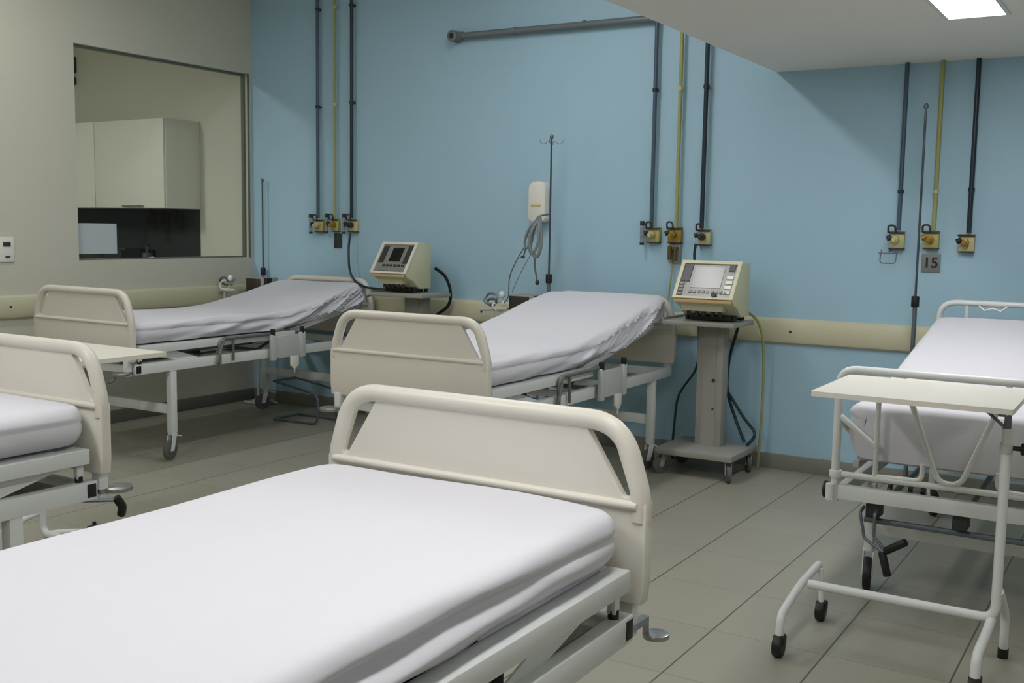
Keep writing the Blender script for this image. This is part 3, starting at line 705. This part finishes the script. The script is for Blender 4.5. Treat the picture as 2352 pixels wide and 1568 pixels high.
hose('power_cable', 'olive cable hanging below the outlet number plate behind the middle bed', [(-2.815, 6.545, 1.37), (-2.80, 6.545, 1.25), (-2.815, 6.54, 1.05), (-2.80, 6.52, .90)], .006, M['pyel'], 'cable')

# ------------------------------------------------------------------ wall pipes
PY = YB-.042
def pipe(label, x, z0, z1, r, m_, clampz, group):
    t = thing('gas_pipe', label, 'pipe', (x, PY, z0), 0, group)
    MB().cyl((0, 0, 0), (0, 0, z1-z0), r, n=14).build('tube', m_, t)
    for cz in clampz:
        c = MB(); c.cyl((0, 0, cz-z0-.011), (0, 0, cz-z0+.011), r+.005, n=14); c.b2((-.006, 0, cz-z0-.009), (.006, .042, cz-z0+.009)); c.build('clamp', M['pnavy'] if m_ is not M['pyel'] else M['cream'], t)
G1, G2, G3 = 'pipes over the corner bed', 'pipes over the middle bed', 'pipes over the right bed'
pipe('slate blue pipe, left one of the three above the corner bed', -5.888, 1.56, ZH, .0135, M['pblue'], (2.44, 3.2), G1)
pipe('thin yellow pipe, middle one of the three above the corner bed', -5.710, 1.56, ZH, .010, M['pyel'], (2.45, 3.2), G1)
pipe('dark green pipe, right one of the three above the corner bed', -5.536, 1.56, ZH, .0135, M['pnavy'], (2.46, 3.2), G1)
pipe('slate blue pipe meeting the horizontal conduit above the middle bed', -2.953, 1.52, 2.866, .0135, M['pblue'], (2.42,), G2)
pipe('yellow pipe between two darker pipes above the middle bed', -2.775, 1.52, ZH, .0125, M['pyel'], (2.42,), G2)
pipe('dark green pipe, right one of the three above the middle bed', -2.598, 1.52, ZH, .0145, M['pnavy'], (2.42,), G2)
pipe('slate blue pipe, left one of the three above the right bed', -1.371, 1.525, ZS, .0125, M['pblue'], (1.75,), G3)
pipe('yellow pipe beside the IV pole above the right bed', -1.176, 1.53, ZS, .0125, M['pyel'], (1.75,), G3)
pipe('dark green pipe, right one of the three above the right bed', -.987, 1.515, ZS, .0135, M['pnavy'], (1.76,), G3)
t = thing('wall_conduit', 'grey horizontal conduit with a round flange high on the blue wall', 'pipe', (-4.55, PY, 2.885))
MB().cyl((0, 0, 0), (1.597, 0, -.008), .024, n=18).ball((1.597, 0, -.008), .026).build('tube', M['pgrey'], t)
fl = MB(); fl.cyl((-.008, -.045, 0), (-.008, .041, 0), .042, n=22, bev=.004); fl.cyl((.03, 0, 0), (.06, 0, 0), .031, n=18); fl.build('flange', M['pgrey'], t)
MB().cyl((-.008, -.048, 0), (-.008, -.044, 0), .020, n=16).build('flange_opening', M['ink'], t)
for cx in (.5, 1.05):
    MB().cyl((cx, 0, -.003), (cx+.02, 0, -.003), .028, n=18).b2((cx, 0, -.01), (cx+.02, .041, .01)).build('clamp', M['pgrey'], t)

# ------------------------------------------------------------------ gas outlets
def outlet(label, x, z, plate, valve, knob='black', flow=False, hook=True, extra=None, w=.085, grp=None):
    t = thing('gas_outlet', label, 'gas outlet', (x, YB, z), 0, grp)
    p = MB(); p.b2((-w/2, -.035, -.055), (w/2, 0, .045), .004); p.build('plate', M[plate], t)
    s = MB(); s.b2((-w/2-.004, -.048, .030), (w/2+.004, -.036, .042), .002); s.build('bracket', M['dark'], t); MB().b2((-w/2, -.042, -.062), (w/2, -.0, -.055), .001).build('base_strip', M['dark'], t)
    v = MB(); v.cyl((-.005, -.036, -.005), (-.005, -.075, -.005), .022, n=16, bev=.003); v.cyl((-.005, -.075, -.005), (-.005, -.095, -.005), .013, n=12); v.build('valve', M[valve], t)
    k = MB(); k.cyl((-.02, -.075, .01), (-.045, -.085, .0), .016, n=12, bev=.003); k.build('knob', M[knob], t)
    if hook:
        h = MB(); h.tube([(-.045, -.05, .035), (-.045, -.06, .078), (-.005, -.06, .078), (-.005, -.05, .035)], .006, n=8, fil=.018); h.build('lever', M['dark'], t)
    if flow:
        f = MB(); f.cyl((-.075, -.05, -.06), (-.075, -.05, .055), .014, n=14); f.cyl((-.075, -.05, -.02), (-.01, -.06, -.01), .008, n=10); f.build('flowmeter', M['clear'], t)
        MB().cyl((-.075, -.05, .055), (-.075, -.05, .085), .016, n=12, bev=.003).cyl((-.075, -.05, -.075), (-.075, -.05, -.058), .015, n=12).build('flowmeter_cap', M['dark'], t)
    return t
O1, O2, O3 = 'outlets over the corner bed', 'outlets over the middle bed', 'outlets over the right bed'
outlet('pale yellow outlet with flowmeter below the slate blue pipe of the corner bed', -5.885, 1.505, 'yel', 'cream', flow=True, grp=O1)
outlet('golden outlet below the thin yellow pipe of the corner bed', -5.715, 1.51, 'yel', 'gold', w=.06, flow=True, grp=O1)
outlet('cream outlet with black knob below the dark green pipe of the corner bed', -5.535, 1.51, 'cream', 'dark', grp=O1, flow=True)
outlet('pale yellow outlet with hanging fitting below the conduit pipe, middle bed', -2.94, 1.478, 'yel', 'cream', flow=True, grp=O2)
outlet('golden outlet below the yellow pipe of the middle bed', -2.79, 1.480, 'gold', 'gold', w=.095, grp=O2, flow=False)
outlet('cream outlet with dark green knob below the dark pipe of the middle bed', -2.585, 1.470, 'cream', 'dark', knob='hose', grp=O2)
outlet('cream outlet with brownish socket, left of the pole over the right bed', -1.382, 1.475, 'cream', 'cream', knob='dark', flow=False, grp=O3)
outlet('bright yellow outlet directly above the number plate', -1.190, 1.480, 'yel', 'gold', knob='gold', grp=O3)
outlet('cream outlet below the dark green pipe over the right bed', -.998, 1.465, 'cream', 'gold', hook=False, grp=O3)

# number plates
def text_mesh(name, body, size, loc, m_, parent=None, depth=.0006):
    cu = bpy.data.curves.new('txt', 'FONT'); cu.body = body; cu.size = size; cu.extrude = depth; cu.align_x = 'CENTER'; cu.align_y = 'CENTER'; cu.offset = size*.02
    ob = bpy.data.objects.new('txt', cu); COL.objects.link(ob); bpy.context.view_layer.update()
    me = bpy.data.meshes.new_from_object(ob); bpy.data.objects.remove(ob); bpy.data.curves.remove(cu)
    me.transform(Matrix.Rotation(R(90), 4, 'X')); me.materials.clear(); me.materials.append(m_)
    o = bpy.data.objects.new(name, me); COL.objects.link(o); o.location = loc; o.parent = parent; return o
t = thing('number_sign', 'small grey plate numbered 15 on the blue wall above the right bed', 'sign', (-1.189, YB-.001, 1.337))
MB().b2((-.053, -.006, -.053), (.053, 0, .053), .002).build('plate', M['sign'], t)
text_mesh('number', '15', .085, (0, -.0066, 0), M['ink'], t)
o = MB().b2((-.042, -.006, -.058), (.042, 0, .058), .002).build('number_sign', M['dark']); o.location = (-5.71, YB-.001, 1.378)
tag(o, 'small dark plate below the outlets of the corner bed', 'sign')
t = thing('suction_fitting', 'brown-grey fitting hanging below the golden outlet of the middle bed', 'wall fitting', (-2.79, YB-.001, 1.35))
MB().b2((-.045, -.02, -.06), (.04, 0, .066), .004).build('back_plate', M['cart'], t)
MB().cyl((-.022, -.05, -.04), (-.022, -.05, .05), .014, n=12).cyl((.018, -.05, -.05), (.018, -.05, .03), .013, n=12).b2((-.03, -.05, .03), (.03, -.015, .045)).build('valve', mat('bronze_valve', (96, 84, 52), .4, metal=.4), t)
# fitting under the left outlet of the right bed: wire basket casting a shadow
t = thing('wire_holder', 'thin wire holder hanging below the left outlet over the right bed', 'holder', (-1.415, YB-.002, 1.38))
MB().tube([(-.05, -.03, .03), (-.05, -.06, -.05), (.04, -.06, -.05), (.04, -.03, .03)], .003, n=6, fil=.02).tube([(-.06, -.06, .01), (.05, -.06, .01)], .003, n=6).tube([(0, 0, .03), (0, -.06, .02)], .004, n=6).build('wire', M['steel'], t)

# ------------------------------------------------------------------ IV poles
def ivpole(label, x, y, z1, clampz, rb=0, hooks=False):
    t = thing('iv_pole', label, 'IV pole', (x, y, 0), 0, 'thin steel IV poles')
    MB().cyl((0, 0, .09 if rb else .03), (0, 0, clampz), .0125, n=12).build('outer_tube', M['steel'], t)
    if not rb: MB().cyl((0, 0, 0), (0, 0, .032), .019, n=14, bev=.003).build('rubber_foot', M['black'], t)
    MB().cyl((0, 0, clampz), (0, 0, z1), .0065, n=10).build('inner_tube', mat('dark_steel', (74, 84, 92), .4, metal=.5), t)
    MB().cyl((0, 0, clampz-.035), (0, 0, clampz+.028), .022, n=14, bev=.005).build('height_clamp', M['black'], t)
    h = MB(); h.ball((0, 0, z1), .014, (1, 1, 1.3))
    for a in ((20, 110, 200, 290) if hooks else ()):
        c, s = math.cos(R(a)), math.sin(R(a))
        h.tube([(0, 0, z1-.02), (c*.05, s*.05, z1-.05), (c*.075, s*.075, z1-.045), (c*.08, s*.08, z1-.02)], .0022, n=6, fil=.015)
    h.build('hook' if hooks else 'top_knob', M['steel'], t)
    if not rb: return t
    b = MB()
    for k in range(5):
        a = R(72*k+10); b.tube([(0, 0, .10), (math.cos(a)*rb*.6, math.sin(a)*rb*.6, .085), (math.cos(a)*rb, math.sin(a)*rb, .065)], .011, n=8)
    bo = b.build('base', M['steel'], t)
    for k in range(5):
        a = R(72*k+10); x_, y_ = math.cos(a)*(rb-.01), math.sin(a)*(rb-.01)
        MB().cyl((x_-.01, y_, .026), (x_+.01, y_, .026), .026, n=14).cyl((x_, y_, .03), (x_, y_, .07), .007, n=8).build('caster', M['black'], bo)
    return t
ivpole('thin IV pole with wire hooks standing left of the middle bed head', -3.617, 6.34, 2.12, 1.165, hooks=True)
ivpole('thin dark IV pole in the corner beside the wall opening', -6.497, 6.53, 1.862, 1.11)
ivpole('tall IV pole with black clamp left of the right bed head', -1.222, 6.36, 2.215, 1.125, rb=.11)

# white device on the wall with hanging tubes
t = thing('wall_dispenser', 'white rounded plastic unit on the blue wall behind the middle IV pole', 'dispenser', (-3.80, YB, 1.70))
b = MB(); pr = fillet([(-.085, -.13, 0), (-.085, .13, 0), (.055, .13, 0), (.055, -.13, 0), (.03, -.155, 0), (-.05, -.155, 0)], [.01, .06, .05, .01, .01, .01], closed=True)
b.prism([(p.x, p.y) for p in pr], 'y', -.09, 0, .012); b.build('housing', M['wplast'], t)
MB().b2((-.06, -.093, -.045), (.02, -.088, -.028), .002).build('label_strip', M['cream'], t)
MB().cyl((-.03, -.05, -.175), (-.03, -.05, -.15), .02, n=12).build('nozzle', M['cord'], t)
t = thing('breathing_circuit', 'bunch of grey corrugated tubes hanging from the middle IV pole', 'tubing', (-3.64, 6.31, 1.60))
cb = MB(); cb.tube(smooth([(-.03, -.01, -.02), (-.09, -.03, -.08), (-.135, -.03, -.17), (-.13, -.03, -.23), (-.09, -.03, -.20), (-.06, -.02, -.06), (-.03, -.01, -.01)]), .010, n=8)
cb.tube(smooth([(-.03, -.01, -.02), (-.08, -.05, -.13), (-.08, -.05, -.24), (-.04, -.04, -.29), (-.01, -.04, -.24), (-.01, -.03, -.12), (-.03, -.02, -.02)]), .012, n=8)
cb.tube(smooth([(-.05, -.01, -.02), (-.02, -.04, -.12), (-.03, -.05, -.22), (-.07, -.05, -.27), (-.10, -.04, -.20), (-.07, -.03, -.08), (-.04, -.02, -.02)]), .010, n=8)
cb.build('corrugated_tube', M['ghose'], t)
MB().tube(smooth([(-.06, -.03, -.27), (-.055, -.03, -.36), (-.04, -.03, -.43), (-.035, -.03, -.46)]), .006, n=8).build('thin_line', M['cord'], t)
MB().tube(smooth([(-.13, -.03, -.22), (-.14, -.03, -.27), (-.15, -.03, -.29)]), .005, n=8).build('thin_line', M['cord'], t)
MB().tube([(-.03, 0, -.01), (.02, .03, .0)], .006, n=8).build('hanger', M['cord'], t)
MB().ball((-.033, -.03, -.465), .015, (1, 1, 1.2)).build('connector', M['dark'], t)
MB().ball((-.152, -.03, -.295), .011, (1.5, 1, .8)).build('connector', M['dark'], t)
hose('thin_tube', 'thin dark line arching from the grey tube bunch down to the equipment box', [(-3.775, 6.28, 1.38), (-3.83, 6.28, 1.30), (-3.895, 6.28, 1.17), (-3.905, 6.28, 1.03), (-3.93, 6.26, .98)], .004, M['cord'], 'tube')
hose('thin_tube', 'pale thin line slanting from the grey tube bunch to the equipment box', [(-3.72, 6.27, 1.33), (-3.80, 6.27, 1.20), (-3.87, 6.27, 1.06)], .003, M['ghose'], 'tube')

# equipment stands with dark boxes beside the bed heads
def equip(label, x, y, ztop, dx=0):
    t = thing('bedside_unit', label, 'equipment stand', (x, y, 0), 0, 'dark bedside units on tubular stands')
    b = MB(); b.b2((-.105, -.085, ztop-.20), (.095, .085, ztop), .006); b.build('box', M['cart'], t)
    MB().b2((-.098, -.091, ztop-.19), (.060, -.084, ztop-.008), .002).build('dark_front', M['brown'], t)
    MB().b2((.095, -.08, ztop-.16), (.130, -.02, ztop+.0), .004).build('black_holder', M['black'], t)
    f = MB()
    for px in (-.06, .04): f.cyl((px, 0, .045), (px, 0, ztop-.2), .0125, n=10)
    f.tube([(-.16, -.06, .014), (.09, -.06, .014)], .014, n=8)
    f.tube([(-.16, .06, .014), (.09, .06, .014)], .014, n=8)
    f.cyl((-.06, -.06, .03), (-.06, .06, .03), .012, n=8); f.cyl((.04, -.06, .03), (.04, .06, .03), .012, n=8)
    f.build('stand', M['whited'], t)
    return t
equip('dark-fronted box on a tubular stand left of the middle bed head', -3.805, 6.38, 1.040)
equip('dark-fronted box on a tubular stand in the corner behind the farthest bed', -6.385, 6.41, 1.064)
def clutter(label, x, y, z, seed):
    t = thing('coiled_tubing', label, 'tubing', (x, y, z)); rnd = random.Random(seed)
    for k in range(3):
        cx, cz = rnd.uniform(-.05, .06), rnd.uniform(-.03, .03); r_ = rnd.uniform(.035, .06)
        MB().tube(smooth([(cx+r_*math.cos(a_*.7), rnd.uniform(-.02, .02), cz+r_*.7*math.sin(a_*.7)) for a_ in range(9)]), .009, n=8).build('tube_loop', M[('ghose', 'wplast', 'cord')[k]], t)
    MB().tube([(-.13, 0, -.06), (.10, 0, -.045)], .012, n=8).cyl((-.02, 0, -.05), (-.02, 0, -.5), .009, n=8).build('support_arm', M['whited'], t)
    MB().ball((.05, 0, .05), .022, (1, 1, 1.3)).build('connector', M['wplast'], t)
clutter('coiled grey tubes on an arm left of the dark box by the middle bed', -4.02, 6.30, .985, 1)
clutter('pale tubes and fittings by the dark box in the corner', -6.545, 6.16, 1.01, 2)

# tubular step frame below the corner bed
t = thing('tubular_stool', 'dim tubular stool frame standing under the farthest bed', 'stool', (-5.80, 5.95, 0))
MB().tube([(-.02, 0, .30), (.43, 0, .235), (.43, 0, .012), (.0, -.02, .012)], .009, n=8, fil=.06).tube([(-.02, .25, .30), (.43, .25, .235), (.43, .25, .012), (0, .25, .012)], .009, n=8, fil=.06).tube([(-.02, 0, .30), (-.02, .25, .30)], .009, n=8).tube([(.0, -.02, .012), (0, .25, .012)], .009, n=8).build('frame', M['steel'], t)  # darker steel stands in for the shade under the bed

# ------------------------------------------------------------------ left wall bits
t = thing('wall_socket', 'white switch and socket plate at the left edge of the beige wall', 'socket', (XL, 4.31, 1.305))
MB().b2((0, -.055, -.085), (.010, .055, .085), .003).build('plate', M['wplast'], t)
MB().b2((.010, -.025, .02), (.014, .03, .05), .001).b2((.010, -.01, -.055), (.013, .025, -.045)).build('switch', M['dark'], t)

# ------------------------------------------------------------------ adjoining room
t = thing('wall_cabinet', 'off-white wall cabinet seen through the opening', 'cabinet', (-7.288, 6.18, 1.622))
MB().b2((-1.9, .018, 0), (0, .396, .758), .003).build('body', M['cabin'], t)
for a, b in ((-.905, -.006), (-1.81, -.911)):
    d = MB().b2((a, 0, .004), (b, .018, .754), .002).build('door', M['cabin'], t)
    MB().tube([((a+b)/2-.13+.06, 0, .020), ((a+b)/2-.13+.06, -.02, .020), ((a+b)/2+.13+.06, -.02, .020), ((a+b)/2+.13+.06, 0, .020)], .006, n=8, fil=.008).build('handle', M['chrome'], d)
MB().b2((-9.4, YB-.012, .92), (-7.30, YB, 1.62)).build('wall_dark_panel', M['dark_panel'], kind='structure')  # plain dark panel on the wall between worktop and cabinet
t = thing('base_counter', 'dark worktop on cupboards below the wall cabinet', 'counter', (-8.3, 6.28, 0))
MB().b2((-1.1, -.28, 0), (.98, .285, .86)).build('cupboard', M['cabin'], t); MB().b2((-1.12, -.30, .86), (1.0, .285, .90), .004).build('worktop', M['black'], t)
t = thing('microwave', 'black appliance on the worktop seen through the opening', 'appliance', (-8.15, 6.25, .90))
MB().b2((-.5, -.18, 0), (.42, .2, .36), .01).build('casing', M['black'], t); MB().b2((-.46, -.185, .05), (.2, -.178, .32), .003).build('door', M['screen'], t); MB().b2((-.4, -.1, .362), (.38, .1, .375)).build('top_tray', M['dark'], t)
t = thing('pump_bottle', 'small dark pump bottle at the right end of the black appliance', 'bottle', (-7.55, 6.2, .90))
MB().cyl((0, 0, 0), (0, 0, .34), .045, n=16, bev=.01).cyl((0, 0, .34), (0, 0, .40), .012).build('body', M['dark'], t); MB().b2((-.05, -.012, .39), (.015, .012, .41), .003).build('pump', M['black'], t)
t = thing('plastic_bag', 'crumpled pale bag right of the dark pump bottle', 'bag', (-7.36, 6.1, .915))
bg = MB(); bg.ball((0, 0, .15), .14, (1, .7, 1.0)); bg.ball((.06, 0, .10), .1)
for v in bg.bm.verts: v.co += Vector((random.uniform(-.012, .012), random.uniform(-.012, .012), random.uniform(-.012, .012)))
bg.build('bag', M['cabin'], t)
o = MB().box((0, 0, 0), (.05, .06, .36), .008).build('folded_cloth', M['red']); o.location = (-8.55, 5.98, 1.08); tag(o, 'pinkish object standing at the lower left corner of the opening', 'object')
t = thing('wall_bracket', 'black bracket fixed high on the wall, at the opening’s left edge', 'bracket', (-8.985, YB, 2.92))
MB().b2((-.06, -.10, -.02), (.035, 0, .13), .01).build('housing', M['black'], t); MB().b2((-.06, -.08, -.13), (.03, 0, -.06), .01).cyl((-.02, -.05, -.07), (-.02, -.05, 0), .012).build('arm', M['black'], t)
o = MB().b2((-.0005, 0, 0), (.0005, .345, .222)).build('paper_sheet', M['paper']); o.location = (xw+.0045, 4.895, 1.266); tag(o, 'blank pale sheet taped to the lower left of the window pane', 'paper')
